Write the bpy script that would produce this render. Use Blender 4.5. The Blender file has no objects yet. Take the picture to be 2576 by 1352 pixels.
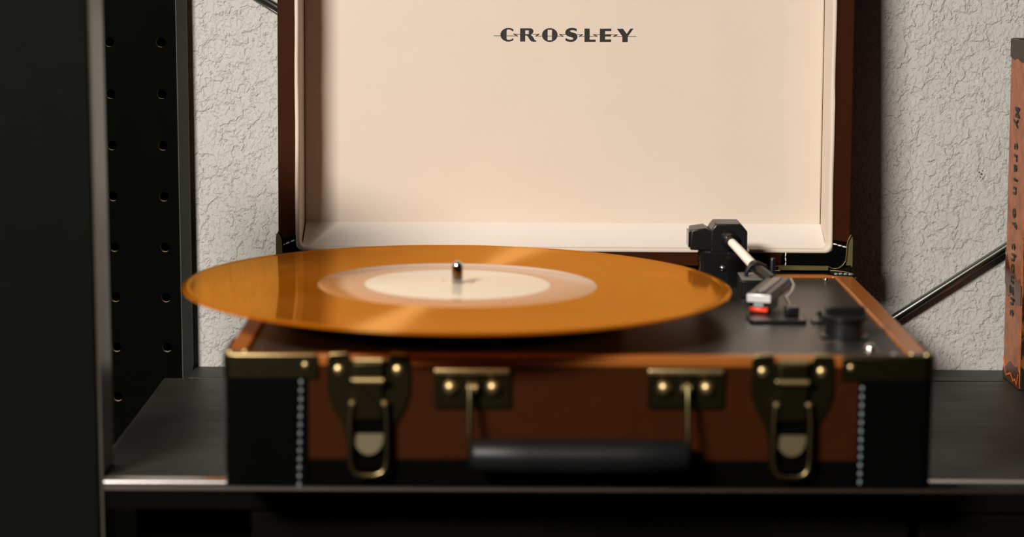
import bpy, math, random
from mathutils import Vector, Matrix
random.seed(4)
PI = math.pi
MM = 0.001
sc = bpy.context.scene
COL = sc.collection

# ------------------------------------------------------------------ camera, world, light
cam_d = bpy.data.cameras.new('camera')
cam = bpy.data.objects.new('camera', cam_d)
COL.objects.link(cam)
cam_d.sensor_width = 36.0
cam_d.lens = 36.0 * 5379.7 / 2576.0
cam_d.clip_start = 0.02
cam_d.clip_end = 50
R_ = Vector((0.99997332, -0.00465832, 0.00562699))
U_ = Vector((-0.00480509, 0.16074225, 0.98698472))
F_ = Vector((0.00550219, 0.98698543, -0.16071557))
cam.matrix_world = Matrix(((R_.x, U_.x, -F_.x, -0.03991), (R_.y, U_.y, -F_.y, -1.05128),
                           (R_.z, U_.z, -F_.z, 0.28886), (0, 0, 0, 1)))
cam_d.dof.use_dof = True
cam_d.dof.focus_distance = 1.352
cam_d.dof.aperture_fstop = 4.4
sc.camera = cam

w = bpy.data.worlds.new('world')
sc.world = w
w.use_nodes = True
bg = w.node_tree.nodes['Background']
bg.inputs[0].default_value = (0.62, 0.80, 1.0, 1)
bg.inputs[1].default_value = 0.010

ld = bpy.data.lights.new('lamp_light', 'AREA')
ld.shape = 'RECTANGLE'
ld.size = 0.64
ld.size_y = 0.28
ld.energy = 88
ld.color = (1.0, 0.935, 0.865)
lo = bpy.data.objects.new('lamp_light', ld)
COL.objects.link(lo)
lo.location = (-1.15, -1.53, 1.28)
tgt = Vector((0.05, 0.30, 0.10))
lo.rotation_euler = (tgt - lo.location).to_track_quat('-Z', 'Y').to_euler()

sc.view_settings.view_transform = 'Standard'
sc.view_settings.look = 'None'
sc.view_settings.gamma = 1
sc.view_settings.use_curve_mapping = False
sc.view_settings.exposure = 0.0


# ------------------------------------------------------------------ materials
def nodes_of(name):
    m = bpy.data.materials.new(name)
    m.use_nodes = True
    nt = m.node_tree
    return m, nt, nt.nodes['Principled BSDF']


def coords(nt, scale=(1, 1, 1)):
    tc = nt.nodes.new('ShaderNodeTexCoord')
    mp = nt.nodes.new('ShaderNodeMapping')
    mp.inputs['Scale'].default_value = scale
    nt.links.new(tc.outputs['Object'], mp.inputs['Vector'])
    return mp.outputs['Vector']


def noise(nt, vec, scale, detail=3, rough=0.5, dist=0.0):
    n = nt.nodes.new('ShaderNodeTexNoise')
    n.inputs['Scale'].default_value = scale
    n.inputs['Detail'].default_value = detail
    n.inputs['Roughness'].default_value = rough
    n.inputs['Distortion'].default_value = dist
    nt.links.new(vec, n.inputs['Vector'])
    return n.outputs['Fac']


def maprange(nt, val, a, b, c, d, smooth=False):
    n = nt.nodes.new('ShaderNodeMapRange')
    n.interpolation_type = 'SMOOTHSTEP' if smooth else 'LINEAR'
    for i, v in enumerate((a, b, c, d)):
        n.inputs[i + 1].default_value = v
    nt.links.new(val, n.inputs[0])
    return n.outputs[0]


def math_(nt, op, a, b):
    n = nt.nodes.new('ShaderNodeMath')
    n.operation = op
    for i, v in enumerate((a, b)):
        if isinstance(v, (int, float)):
            n.inputs[i].default_value = v
        else:
            nt.links.new(v, n.inputs[i])
    return n.outputs[0]


def bump(nt, h, strength, dist):
    b = nt.nodes.new('ShaderNodeBump')
    b.inputs['Strength'].default_value = strength
    b.inputs['Distance'].default_value = dist
    nt.links.new(h, b.inputs['Height'])
    return b.outputs['Normal']


def mixcol(nt, fac, c1, c2):
    n = nt.nodes.new('ShaderNodeMix')
    n.data_type = 'RGBA'
    nt.links.new(fac, n.inputs[0])
    for i, c in ((6, c1), (7, c2)):
        if isinstance(c, tuple):
            n.inputs[i].default_value = (*c, 1)
        else:
            nt.links.new(c, n.inputs[i])
    return n.outputs[2]


def plain(name, col, rough=0.5, metal=0.0, var=0.15, nscale=60, bscale=600, bdist=0.00006, bstr=0.3,
          sc3=(1, 1, 1), spec=0.5, coat=0.0):
    m, nt, p = nodes_of(name)
    v = coords(nt, sc3)
    f = noise(nt, v, nscale, 4, 0.6)
    c2 = tuple(x * (1 - var) for x in col)
    c1 = tuple(min(1, x * (1 + var)) for x in col)
    nt.links.new(mixcol(nt, f, c1, c2), p.inputs['Base Color'])
    p.inputs['Roughness'].default_value = rough
    p.inputs['Metallic'].default_value = metal
    p.inputs['Specular IOR Level'].default_value = spec
    p.inputs['Coat Weight'].default_value = coat
    if bstr:
        nt.links.new(bump(nt, noise(nt, v, bscale, 3), bstr, bdist), p.inputs['Normal'])
    return m


M = {}
M['brown'] = plain('brown_leatherette', (0.031, 0.0078, 0.0015), 0.5, 0, 0.18, 90, 1400, 0.00008, 0.5, spec=0.06)
M['black_leather'] = plain('black_leather', (0.0012, 0.0013, 0.0013), 0.34, 0, 0.2, 90, 900, 0.00008, 0.3, spec=0.10)
M['linen'] = plain('cream_linen', (0.60, 0.515, 0.43), 0.85, 0, 0.045, 16, 2600, 0.00005, 0.35, spec=0.2)
M['lit_linen'] = plain('lit_linen_cloth', (0.66, 0.60, 0.54), 0.8, 0, 0.02, 30, 2600, 0.00005, 0.3, sc3=(0.3, 1, 2), spec=0.2)  # paler copy of the linen: light on the up-facing slope is in the colour
M['ink'] = plain('black_ink', (0.008, 0.008, 0.006), 0.5, 0, 0.1, 60, 600, 0.00001, 0.1)
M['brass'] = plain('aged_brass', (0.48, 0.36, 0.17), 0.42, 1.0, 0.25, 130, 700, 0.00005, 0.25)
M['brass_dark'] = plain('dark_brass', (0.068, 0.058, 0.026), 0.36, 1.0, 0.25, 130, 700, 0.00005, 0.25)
M['brass_edge'] = plain('olive_brass_edge', (0.22, 0.18, 0.07), 0.42, 0.75, 0.25, 130, 700, 0.00005, 0.25)
M['tab'] = plain('pale_worn_brass', (0.095, 0.072, 0.034), 0.5, 0.35, 0.2, 130, 700, 0.00005, 0.25)
M['wire'] = plain('dull_brass_wire', (0.20, 0.155, 0.07), 0.3, 1.0, 0.2, 130, 700, 0.00005, 0.2)
M['deck'] = plain('black_deck_plastic', (0.020, 0.018, 0.015), 0.36, 0, 0.1, 60, 1500, 0.00003, 0.35)
M['plastic'] = plain('black_plastic', (0.006, 0.0062, 0.006), 0.33, 0, 0.1, 60, 900, 0.00003, 0.2)
M['plastic_gloss'] = plain('glossy_black_plastic', (0.008, 0.008, 0.008), 0.12, 0, 0.1, 60, 900, 0.00002, 0.1)
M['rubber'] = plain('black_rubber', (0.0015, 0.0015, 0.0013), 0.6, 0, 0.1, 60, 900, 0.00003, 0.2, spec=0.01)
M['bright_chrome'] = plain('bright_chrome', (0.75, 0.72, 0.68), 0.06, 1.0, 0.03, 60, 400, 0.00001, 0.05)
M['chrome'] = plain('chrome', (0.62, 0.60, 0.56), 0.14, 1.0, 0.05, 60, 400, 0.00002, 0.1)
M['aluminium'] = plain('brushed_aluminium', (0.80, 0.72, 0.62), 0.4, 0.0, 0.05, 60, 900, 0.00003, 0.2)
M['steel_tube'] = plain('polished_steel', (0.26, 0.27, 0.24), 0.24, 1.0, 0.08, 60, 900, 0.00003, 0.15)
M['thread'] = plain('pale_thread', (0.16, 0.20, 0.20), 0.16, 0, 0.1, 400, 2000, 0.0001, 0.4)
M['red'] = plain('red_stylus_plastic', (0.75, 0.05, 0.01), 0.3, 0, 0.1, 100, 600, 0.00002, 0.1)
M['highlight_front'] = plain('front_highlight', (0.75, 0.75, 0.74), 0.3, 0.3, 0.05, 100, 600, 0.00002, 0.1)  # pale silver holds the specular highlight of the headshell front
M['print'] = plain('pale_deck_print', (0.16, 0.13, 0.11), 0.5, 0, 0.2, 300, 600, 0.00001, 0.1)
M['black_metal'] = plain('black_coated_metal', (0.0045, 0.0052, 0.0038), 0.45, 0, 0.2, 40, 1200, 0.00006, 0.3, spec=0.04)
M['hole_metal'] = plain('black_painted_hardboard', (0.0018, 0.002, 0.0014), 0.5, 0, 0.2, 40, 1200, 0.00004, 0.2, spec=0.01)
M['lit_lip'] = plain('lit_hole_lip', (0.30, 0.25, 0.12), 0.5)  # brassy tone on the hole walls stands in for their lit lips
M['black_sheen'] = plain('satin_metal_lit_tone', (0.075, 0.062, 0.040), 0.26, 0, 0.2, 40, 1200, 0.00004, 0.3, spec=0.9)  # base tone lightened and warmed to carry light reflected on the post edge
M['post_edge'] = plain('grey_green_metal_edge', (0.045, 0.052, 0.043), 0.34, 0, 0.15, 60, 1200, 0.00004, 0.3, spec=0.8)
M['paper_dark'] = plain('dark_paint', (0.03, 0.018, 0.01), 0.5, 0, 0.3, 90, 600, 0.0001, 0.3)


def wall_mat():
    m, nt, p = nodes_of('knockdown_plaster')
    v = coords(nt)
    n1 = noise(nt, v, 105, 6, 0.58, 0.25)
    a = maprange(nt, n1, 0.47, 0.535, 0, 1, True)
    v2 = coords(nt, (1.3, 1.0, 0.9))
    n2 = noise(nt, v2, 300, 5, 0.55, 0.3)
    b = maprange(nt, n2, 0.45, 0.58, 0, 1, True)
    n3 = noise(nt, v, 900, 3)
    n4 = noise(nt, v, 25, 3)
    h = math_(nt, 'ADD', math_(nt, 'MULTIPLY', a, 1.0), math_(nt, 'MULTIPLY', b, 0.55))
    h = math_(nt, 'ADD', h, math_(nt, 'MULTIPLY', n3, 0.10))
    h = math_(nt, 'ADD', h, math_(nt, 'MULTIPLY', n4, 1.2))
    nt.links.new(bump(nt, h, 1.0, 0.00036), p.inputs['Normal'])
    nt.links.new(mixcol(nt, noise(nt, v, 9, 4), (0.51, 0.50, 0.465), (0.44, 0.432, 0.402)), p.inputs['Base Color'])
    p.inputs['Roughness'].default_value = 0.75
    p.inputs['Specular IOR Level'].default_value = 0.3
    return m


M['wall'] = wall_mat()


def desk_mat():
    m, nt, p = nodes_of('black_stained_wood')
    v = coords(nt, (0.6, 14, 14))
    g = noise(nt, v, 14, 6, 0.6, 0.4)
    v2 = coords(nt, (1.0, 1.2, 1.0))
    g2 = noise(nt, v2, 14, 5, 0.55, 0.3)
    nt.links.new(mixcol(nt, g2, (0.009, 0.0095, 0.0075), (0.026, 0.027, 0.021)), p.inputs['Base Color'])
    r = maprange(nt, math_(nt, 'ADD', g, g2), 0.7, 1.3, 0.42, 0.56)
    nt.links.new(r, p.inputs['Roughness'])
    p.inputs['Specular IOR Level'].default_value = 0.35
    nt.links.new(bump(nt, g, 0.5, 0.0002), p.inputs['Normal'])
    return m


M['desk'] = desk_mat()
M['desk_edge'] = plain('highlight_desk_edge', (0.66, 0.61, 0.58), 0.23, 1.0, 0.1, 40, 900, 0.00003, 0.1)  # bright metal put on the desk edge to hold the lamp highlight
M['desk_front'] = plain('black_desk_front', (0.003, 0.003, 0.0025), 0.55, 0, 0.2, 40, 900, 0.00003, 0.2, spec=0.01)


def copper_mat():
    m, nt, p = nodes_of('worn_copper_brown_cloth')
    v = coords(nt)
    n = noise(nt, v, 110, 6, 0.7)
    c = mixcol(nt, maprange(nt, n, 0.3, 0.7, 0, 1), (0.46, 0.145, 0.050), (0.22, 0.058, 0.017))
    spots = maprange(nt, noise(nt, v, 420, 4, 0.6), 0.60, 0.68, 0, 1)
    c = mixcol(nt, math_(nt, 'MULTIPLY', spots, 0.6), c, (0.05, 0.014, 0.006))
    nt.links.new(c, p.inputs['Base Color'])
    p.inputs['Roughness'].default_value = 0.42
    nt.links.new(bump(nt, noise(nt, v, 500, 4), 0.5, 0.0002), p.inputs['Normal'])
    return m


M['copper'] = copper_mat()


def cover_mat():
    m, nt, p = nodes_of('black_and_gold_cover')
    v = coords(nt, (1, 1, 0.5))
    n = noise(nt, v, 90, 5, 0.6, 1.0)
    c = mixcol(nt, maprange(nt, n, 0.52, 0.60, 0, 1), (0.012, 0.008, 0.005), (0.16, 0.065, 0.012))
    nt.links.new(c, p.inputs['Base Color'])
    p.inputs['Roughness'].default_value = 0.4
    return m


M['cover'] = cover_mat()


def vinyl_mat(name, col, trans, gloss_r, grooves):
    m = bpy.data.materials.new(name)
    m.use_nodes = True
    nt = m.node_tree
    nt.nodes.clear()
    out = nt.nodes.new('ShaderNodeOutputMaterial')
    tc = nt.nodes.new('ShaderNodeTexCoord')
    ln = nt.nodes.new('ShaderNodeVectorMath')
    ln.operation = 'LENGTH'
    sep = nt.nodes.new('ShaderNodeSeparateXYZ')
    nt.links.new(tc.outputs['Object'], sep.inputs[0])
    cmb = nt.nodes.new('ShaderNodeCombineXYZ')
    nt.links.new(sep.outputs[0], cmb.inputs[0])
    nt.links.new(sep.outputs[1], cmb.inputs[1])
    nt.links.new(cmb.outputs[0], ln.inputs[0])
    r = ln.outputs['Value']
    rv = nt.nodes.new('ShaderNodeCombineXYZ')
    nt.links.new(r, rv.inputs[0])
    band = noise(nt, rv.outputs[0], 130, 5, 0.75)
    fine = noise(nt, rv.outputs[0], 900, 4, 0.6)
    dif = nt.nodes.new('ShaderNodeBsdfDiffuse')
    trn = nt.nodes.new('ShaderNodeBsdfTranslucent')
    gls = nt.nodes.new('ShaderNodeBsdfGlossy')
    dark = tuple(c * 0.78 for c in col)
    cc = mixcol(nt, maprange(nt, band, 0.38, 0.62, 0, 1), col, dark) if grooves else None
    trn.inputs['Color'].default_value = (1.0, 0.42, 0.015, 1)
    for n in (dif,):
        if cc is not None:
            nt.links.new(cc, n.inputs['Color'])
        else:
            n.inputs['Color'].default_value = (*col, 1)
    gls.inputs['Color'].default_value = (1.0, 0.47, 0.09, 1) if grooves else (1, 0.93, 0.85, 1)
    if grooves:
        nt.links.new(maprange(nt, band, 0.35, 0.65, gloss_r * 0.7, gloss_r * 1.4), gls.inputs['Roughness'])
        nrm = bump(nt, fine, 0.25, 0.00002)
        nt.links.new(nrm, gls.inputs['Normal'])
    else:
        gls.inputs['Roughness'].default_value = gloss_r
    m1 = nt.nodes.new('ShaderNodeMixShader')
    m1.inputs[0].default_value = trans
    nt.links.new(dif.outputs[0], m1.inputs[1])
    nt.links.new(trn.outputs[0], m1.inputs[2])
    fr = nt.nodes.new('ShaderNodeFresnel')
    fr.inputs['IOR'].default_value = 1.5
    m2 = nt.nodes.new('ShaderNodeMixShader')
    nt.links.new(fr.outputs[0], m2.inputs[0])
    base_out = m1.outputs[0]
    if grooves:
        tp = nt.nodes.new('ShaderNodeBsdfTransparent')
        tp.inputs['Color'].default_value = (1.0, 0.36, 0.012, 1)
        m3 = nt.nodes.new('ShaderNodeMixShader')
        m3.inputs[0].default_value = 0.30
        nt.links.new(m1.outputs[0], m3.inputs[1])
        nt.links.new(tp.outputs[0], m3.inputs[2])
        base_out = m3.outputs[0]
    nt.links.new(base_out, m2.inputs[1])
    nt.links.new(gls.outputs[0], m2.inputs[2])
    last = m2.outputs[0]
    if grooves:
        an = nt.nodes.new('ShaderNodeBsdfAnisotropic')
        an.inputs['Color'].default_value = (1.0, 0.62, 0.22, 1)
        an.inputs['Roughness'].default_value = 0.42
        an.inputs['Anisotropy'].default_value = 0.75
        tg = nt.nodes.new('ShaderNodeTangent')
        tg.direction_type = 'RADIAL'
        tg.axis = 'Z'
        nt.links.new(tg.outputs[0], an.inputs['Tangent'])
        m5 = nt.nodes.new('ShaderNodeMixShader')
        m5.inputs[0].default_value = 0.055
        nt.links.new(last, m5.inputs[1])
        nt.links.new(an.outputs[0], m5.inputs[2])
        last = m5.outputs[0]
    nt.links.new(last, out.inputs['Surface'])
    return m


M['vinyl'] = vinyl_mat('orange_grooved_vinyl', (1.0, 0.27, 0.0005), 0.58, 0.07, True)
M['vinyl_smooth'] = vinyl_mat('orange_smooth_vinyl', (0.86, 0.27, 0.02), 0.42, 0.05, False)
M['deadwax'] = vinyl_mat('runout_vinyl_sheen_tone', (0.80, 0.38, 0.13), 0.45, 0.05, False)  # paler colour carries the stronger reflection of the smooth runout
M['under'], _nt, _p = nodes_of('clear_orange_underside')
_t = _nt.nodes.new('ShaderNodeBsdfTransparent')
_t.inputs['Color'].default_value = (1.0, 0.88, 0.6, 1)
_m = _nt.nodes.new('ShaderNodeMixShader')
_m.inputs[0].default_value = 0.9
_p.inputs['Base Color'].default_value = (0.8, 0.2, 0.005, 1)
_p.inputs['Roughness'].default_value = 0.2
_nt.links.new(_p.outputs[0], _m.inputs[1])
_nt.links.new(_t.outputs[0], _m.inputs[2])
_nt.links.new(_m.outputs[0], _nt.nodes['Material Output'].inputs['Surface'])
M['label'] = vinyl_mat('cream_label_paper', (0.84, 0.72, 0.55), 0.05, 0.035, False)


# ------------------------------------------------------------------ mesh helpers (all sizes in millimetres)
class MB:
    def __init__(s):
        s.v = []
        s.f = []

    def add(s, vs, fs):
        o = len(s.v)
        s.v += [tuple(v) for v in vs]
        s.f += [tuple(i + o for i in f) for f in fs]
        return s

    def box(s, x0, y0, z0, x1, y1, z1):
        vs = [(x, y, z) for z in (z0, z1) for y in (y0, y1) for x in (x0, x1)]
        return s.add(vs, [(0, 2, 3, 1), (4, 5, 7, 6), (0, 1, 5, 4), (2, 6, 7, 3), (0, 4, 6, 2), (1, 3, 7, 5)])

    def prism(s, poly, a0, a1, plane='xz'):
        """outline in a plane, pushed along the third axis from a0 to a1"""
        def P(u, v, a):
            return {'xz': (u, a, v), 'xy': (u, v, a), 'yz': (a, u, v)}[plane]
        n = len(poly)
        ar = sum(poly[i][0] * poly[(i + 1) % n][1] - poly[(i + 1) % n][0] * poly[i][1] for i in range(n))
        if (ar > 0) == (plane == 'xz'):
            pass
        vs = [P(u, v, a0) for u, v in poly] + [P(u, v, a1) for u, v in poly]
        fs = [tuple(range(n)), tuple(range(2 * n - 1, n - 1, -1))]
        fs += [(i, i + n, (i + 1) % n + n, (i + 1) % n) for i in range(n)]
        return s.add(vs, fs)

    def ring(s, outer, inner, a0, a1, plane='xz'):
        """a frame between two outlines with the same number of points"""
        def P(u, v, a):
            return {'xz': (u, a, v), 'xy': (u, v, a), 'yz': (a, u, v)}[plane]
        n = len(outer)
        vs = [P(*p, a0) for p in outer] + [P(*p, a0) for p in inner] + [P(*p, a1) for p in outer] + [P(*p, a1) for p in inner]
        fs = []
        for i in range(n):
            j = (i + 1) % n
            fs += [(i, j, n + j, n + i), (2 * n + i, 3 * n + i, 3 * n + j, 2 * n + j),
                   (i, 2 * n + i, 2 * n + j, j), (n + i, n + j, 3 * n + j, 3 * n + i)]
        return s.add(vs, fs)

    def tube(s, pts, r, n=12, sx=1.0, caps=True):
        """round bar along a path; r may be a number or one radius per point"""
        pts = [Vector(p) for p in pts]
        rs = r if isinstance(r, (list, tuple)) else [r] * len(pts)
        vs, fs = [], []
        up = None
        for i, p in enumerate(pts):
            t = (pts[min(i + 1, len(pts) - 1)] - pts[max(i - 1, 0)]).normalized()
            if up is None:
                up = t.orthogonal().normalized()
            a = (up - t * up.dot(t)).normalized()
            up = a
            b = t.cross(a)
            for k in range(n):
                c = 2 * PI * k / n
                vs.append(p + a * math.cos(c) * rs[i] * sx + b * math.sin(c) * rs[i])
        for i in range(len(pts) - 1):
            for k in range(n):
                j = (k + 1) % n
                fs.append((i * n + k, i * n + j, (i + 1) * n + j, (i + 1) * n + k))
        if caps:
            fs.append(tuple(range(n - 1, -1, -1)))
            fs.append(tuple(range((len(pts) - 1) * n, len(pts) * n)))
        return s.add(vs, fs)

    def lathe(s, prof, c=(0, 0, 0), n=32, axis='z'):
        """profile of (radius, height) turned about an axis through c"""
        vs, fs = [], []
        for r, h in prof:
            for k in range(n):
                a = 2 * PI * k / n
                u, v = r * math.cos(a), r * math.sin(a)
                if axis == 'z':
                    q = (c[0] + u, c[1] + v, c[2] + h)
                elif axis == 'y':
                    q = (c[0] + u, c[1] + h, c[2] + v)
                else:
                    q = (c[0] + h, c[1] + u, c[2] + v)
                vs.append(q)
        for i in range(len(prof) - 1):
            for k in range(n):
                j = (k + 1) % n
                fs.append((i * n + k, i * n + j, (i + 1) * n + j, (i + 1) * n + k))
        if prof[0][0] > 1e-6:
            fs.append(tuple(range(n - 1, -1, -1)))
        if prof[-1][0] > 1e-6:
            fs.append(tuple(range((len(prof) - 1) * n, len(prof) * n)))
        return s.add(vs, fs)

    def strip(s, pts, th, a0, a1, plane='xz'):
        """flat ribbon of thickness th that follows a path, spanning a0..a1 in the third axis"""
        n = len(pts)
        L, R = [], []
        for i, p in enumerate(pts):
            q0, q1 = pts[max(i - 1, 0)], pts[min(i + 1, n - 1)]
            dx, dy = q1[0] - q0[0], q1[1] - q0[1]
            l = math.hypot(dx, dy) or 1
            nx, ny = -dy / l * th / 2, dx / l * th / 2
            L.append((p[0] + nx, p[1] + ny))
            R.append((p[0] - nx, p[1] - ny))
        for i in range(n - 1):
            s.prism([L[i], L[i + 1], R[i + 1], R[i]], a0, a1, plane)
        return s


def rrect(x0, z0, x1, z1, r, n=6):
    pts = []
    for cx, cz, a in ((x1 - r, z1 - r, 0), (x0 + r, z1 - r, 90), (x0 + r, z0 + r, 180), (x1 - r, z0 + r, 270)):
        for k in range(n + 1):
            t = math.radians(a + 90 * k / n)
            pts.append((cx + r * math.cos(t), cz + r * math.sin(t)))
    return pts


def obj(name, mb, mat, parent=None, bevel=0, seg=2, label=None, angle=35, off=None):
    me = bpy.data.meshes.new(name)
    me.from_pydata([(x * MM, y * MM, z * MM) for x, y, z in mb.v], [], mb.f)
    import bmesh
    bm = bmesh.new()
    bm.from_mesh(me)
    bmesh.ops.remove_doubles(bm, verts=bm.verts, dist=1e-7)
    bmesh.ops.recalc_face_normals(bm, faces=bm.faces)
    bm.to_mesh(me)
    bm.free()
    for p in me.polygons:
        p.use_smooth = True
    me.set_sharp_from_angle(angle=math.radians(angle))
    me.materials.append(mat)
    o = bpy.data.objects.new(name, me)
    COL.objects.link(o)
    attach(o, parent)
    if off is not None:
        o.location = o.location + Vector(off) * MM
    if bevel:
        b = o.modifiers.new('bevel', 'BEVEL')
        b.width = bevel * MM
        b.segments = seg
        b.limit_method = 'ANGLE'
        b.angle_limit = math.radians(40)
    if label:
        o['label'] = label
    return o


def attach(o, parent):
    if parent is not None:
        o.parent = parent
        if parent.type == 'EMPTY':
            o.location = -parent.location


def thing(name, label, cat, loc, group=None):
    o = bpy.data.objects.new(name, None)
    o.empty_display_size = 0.02
    COL.objects.link(o)
    o.location = Vector(loc) * MM
    o['label'] = label
    o['category'] = cat
    if group:
        o['group'] = group
    return o


def tag(o, label, cat, group=None):
    o['label'] = label
    o['category'] = cat
    if group:
        o['group'] = group
    return o


def struct(name, mb, mat):
    o = obj(name, mb, mat)
    o['kind'] = 'structure'
    return o


def again(o, parent, delta, name=None):
    """another copy of a part that shares its mesh, moved by delta (mm)"""
    c = o.copy()
    COL.objects.link(c)
    c.parent = parent
    c.location = o.location + Vector(delta) * MM
    return c


# ------------------------------------------------------------------ the room
WY = 319.0
struct('wall_back', MB().box(-1500, WY, -750, 1500, WY + 60, 1900), M['wall'])
struct('floor', MB().box(-1500, -1600, -790, 1500, WY, -750), M['paper_dark'])
pit = MB()
for (dx, dz, r) in ((0, 0, 1.0), (-1.5, 1.1, 0.7), (-0.7, -1.8, 0.6), (1.0, -2.9, 0.5), (0.5, 2.1, 0.5)):
    pit.lathe([(0, -0.4), (r * 0.6, -0.3), (r, 0.2)], (270.3 + dx, WY, 129 + dz), 8, 'y')
tag(obj('plaster_pit', pit, plain('dark_chip', (0.10, 0.085, 0.06), 0.8)),
    'tiny dark chip mark in the white plaster wall left of the copper book', 'wall mark')

# ------------------------------------------------------------------ desk
desk = thing('desk', 'black stained wooden desk that carries the record player', 'desk', (130, 180, -750))
obj('desk_top', MB().prism([(-246.3, 38), (520, 38), (520, 283.2), (-254, 283.2), (-254, 67), (-246.3, 67)], -17, 0, 'xy'), M['desk'], desk, 1.2)
obj('rear_board', MB().box(-238.5, 284, -17, 520, 318.5, 0), M['desk'], desk, 0.6)
ed = [(38.2, 0), (35.6, -0.5), (34.3, -1.8), (34, -3.4), (34.3, -5), (35.2, -6.5), (38.2, -7)]
obj('edge_strip', MB().prism(ed, -246.3, 520, 'yz'), M['desk_edge'], desk, label='smooth rounded front edge')
obj('edge_board', MB().box(-246.3, 36.5, -17, 520, 39, -7), M['desk_front'], desk)
dr = obj('drawer_front', MB().box(-170, 37, -150, 176, 68, -19), M['desk_front'], desk, 1.0)
again(dr, desk, (352, 0, 0))
obj('desk_body', MB().box(-236, 68, -160, 515, 317, -17), M['desk_front'], desk)
lg = obj('leg', MB().box(-236, 70, -750, -196, 110, -160), M['desk_front'], desk, 1.5)
again(lg, desk, (705, 0, 0))
again(lg, desk, (0, 200, 0))
again(lg, desk, (705, 200, 0))

# ------------------------------------------------------------------ black perforated shelf unit, left
unit = thing('black_post', 'tall broad black post with a pale edge, standing at the left end of the desk', 'post', (-275, 50, -750))
UT = 256
obj('post_body', MB().box(-314, 34, -60, -248.5, 66, UT), M['black_metal'], unit, 1.5)
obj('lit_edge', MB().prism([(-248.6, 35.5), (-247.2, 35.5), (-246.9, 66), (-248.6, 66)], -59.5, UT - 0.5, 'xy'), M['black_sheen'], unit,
    label='satin edge with reflected light put into its colour')
foot = obj('post_foot', MB().box(-314, 36, -750, -262, 64, -60), M['black_metal'], unit, 1.0)


def holed(mb, plane, a0, a1, u0, u1, v0, v1, holes, rx, rz, n=16):
    """one column of oval holes cut through a plate; u runs across, v upwards"""
    zs = [v0] + [(holes[i][1] + holes[i + 1][1]) / 2 for i in range(len(holes) - 1)] + [v1]
    for i, (hu, hv) in enumerate(holes):
        inner, outer = [], []
        for k in range(n):
            t = 2 * PI * k / n
            c, s_ = math.cos(t), math.sin(t)
            inner.append((hu + rx * c, hv + rz * s_))
            du = (u1 - hu) if c > 0 else (hu - u0)
            dv = (zs[i + 1] - hv) if s_ > 0 else (hv - zs[i])
            m_ = max(abs(c), abs(s_))
            outer.append((hu + du * max(-1, min(1, c / m_)), hv + dv * max(-1, min(1, s_ / m_))))
        def P(u, v, a):
            return {'xz': (u, a, v), 'yz': (a, u, v)}[plane]
        mb.add([P(*p, a) for a in (a0, a1) for q in (outer, inner) for p in q],
               [(k, (k + 1) % n, n + (k + 1) % n, n + k) for k in range(n)] +
               [(2 * n + k, 3 * n + k, 3 * n + (k + 1) % n, 2 * n + (k + 1) % n) for k in range(n)] +
               [(n + k, n + (k + 1) % n, 3 * n + (k + 1) % n, 3 * n + k) for k in range(n)])



rack = thing('perforated_board', 'narrow black board with round holes standing by the white wall', 'board', (-285, 300, -750))
rp = MB()
HO = [15.0 + 32.77 * k for k in range(-8, 8)]
HX = (-255.1, -287.6, -320.1)
for hx, (u0, u1) in zip(HX, ((-271.3, -245.4), (-303.9, -271.3), (-336.4, -303.9))):
    holed(rp, 'xz', 306, 309.5, u0, u1, -270, UT + 6, [(hx, z) for z in HO], 3.1, 3.1)
hpn = obj('hole_panel', rp, M['hole_metal'], rack, label='black panel with rows of round holes')
hpn.data.materials.append(M['lit_lip'])
for p in hpn.data.polygons:
    c = p.center / MM
    if abs(p.normal.y) < 0.3 and any(abs(c.x - hx) < 3.3 for hx in HX) and any(abs(c.z - z) < 3.3 for z in HO):
        p.material_index = 1
obj('side_edge', MB().prism([(-245.5, 306), (-244.9, 305.8), (-239.4, 311.5), (-239.2, 314), (-245.5, 314)], -270, UT + 6, 'xy'), M['post_edge'], rack,
    label='grey green side edge')
obj('back_sheet', MB().box(-336, 314.2, -270, -240, 317.5, UT + 6), M['rubber'], rack)
obj('stand_foot', MB().box(-330, 295, -750, -262, 314, -270), M['black_metal'], rack, 1.0)

# ------------------------------------------------------------------ steel tubes against the wall
def rod(x0, z0, x1, z1, label):
    dx, dz = x1 - x0, z1 - z0
    l = math.hypot(dx, dz)
    t = thing('steel_tube', label, 'tube', (x0, 314.6, z0))
    obj('tube_body', MB().tube([(x0, 314.6, z0), (x1, 314.6, z1)], 2.9, 20), M['steel_tube'], t)
    nx, nz = dz / l, -dx / l
    if nz > 0:
        nx, nz = -nx, -nz
    k = 2.5
    obj('seam', MB().tube([(x0 + nx * k, 313.2, z0 + nz * k), (x1 + nx * k, 313.2, z1 + nz * k)], 0.45, 8), M['chrome'], t,
        label='thin bright seam')
    return t


rod(168, 2.5, 400, 157.3, 'slanted steel tube by the wall between the record player and the copper book')
rod(-262, 282, -150, 213.5, 'slanted steel tube at the top passing behind the left edge of the open lid')

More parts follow.
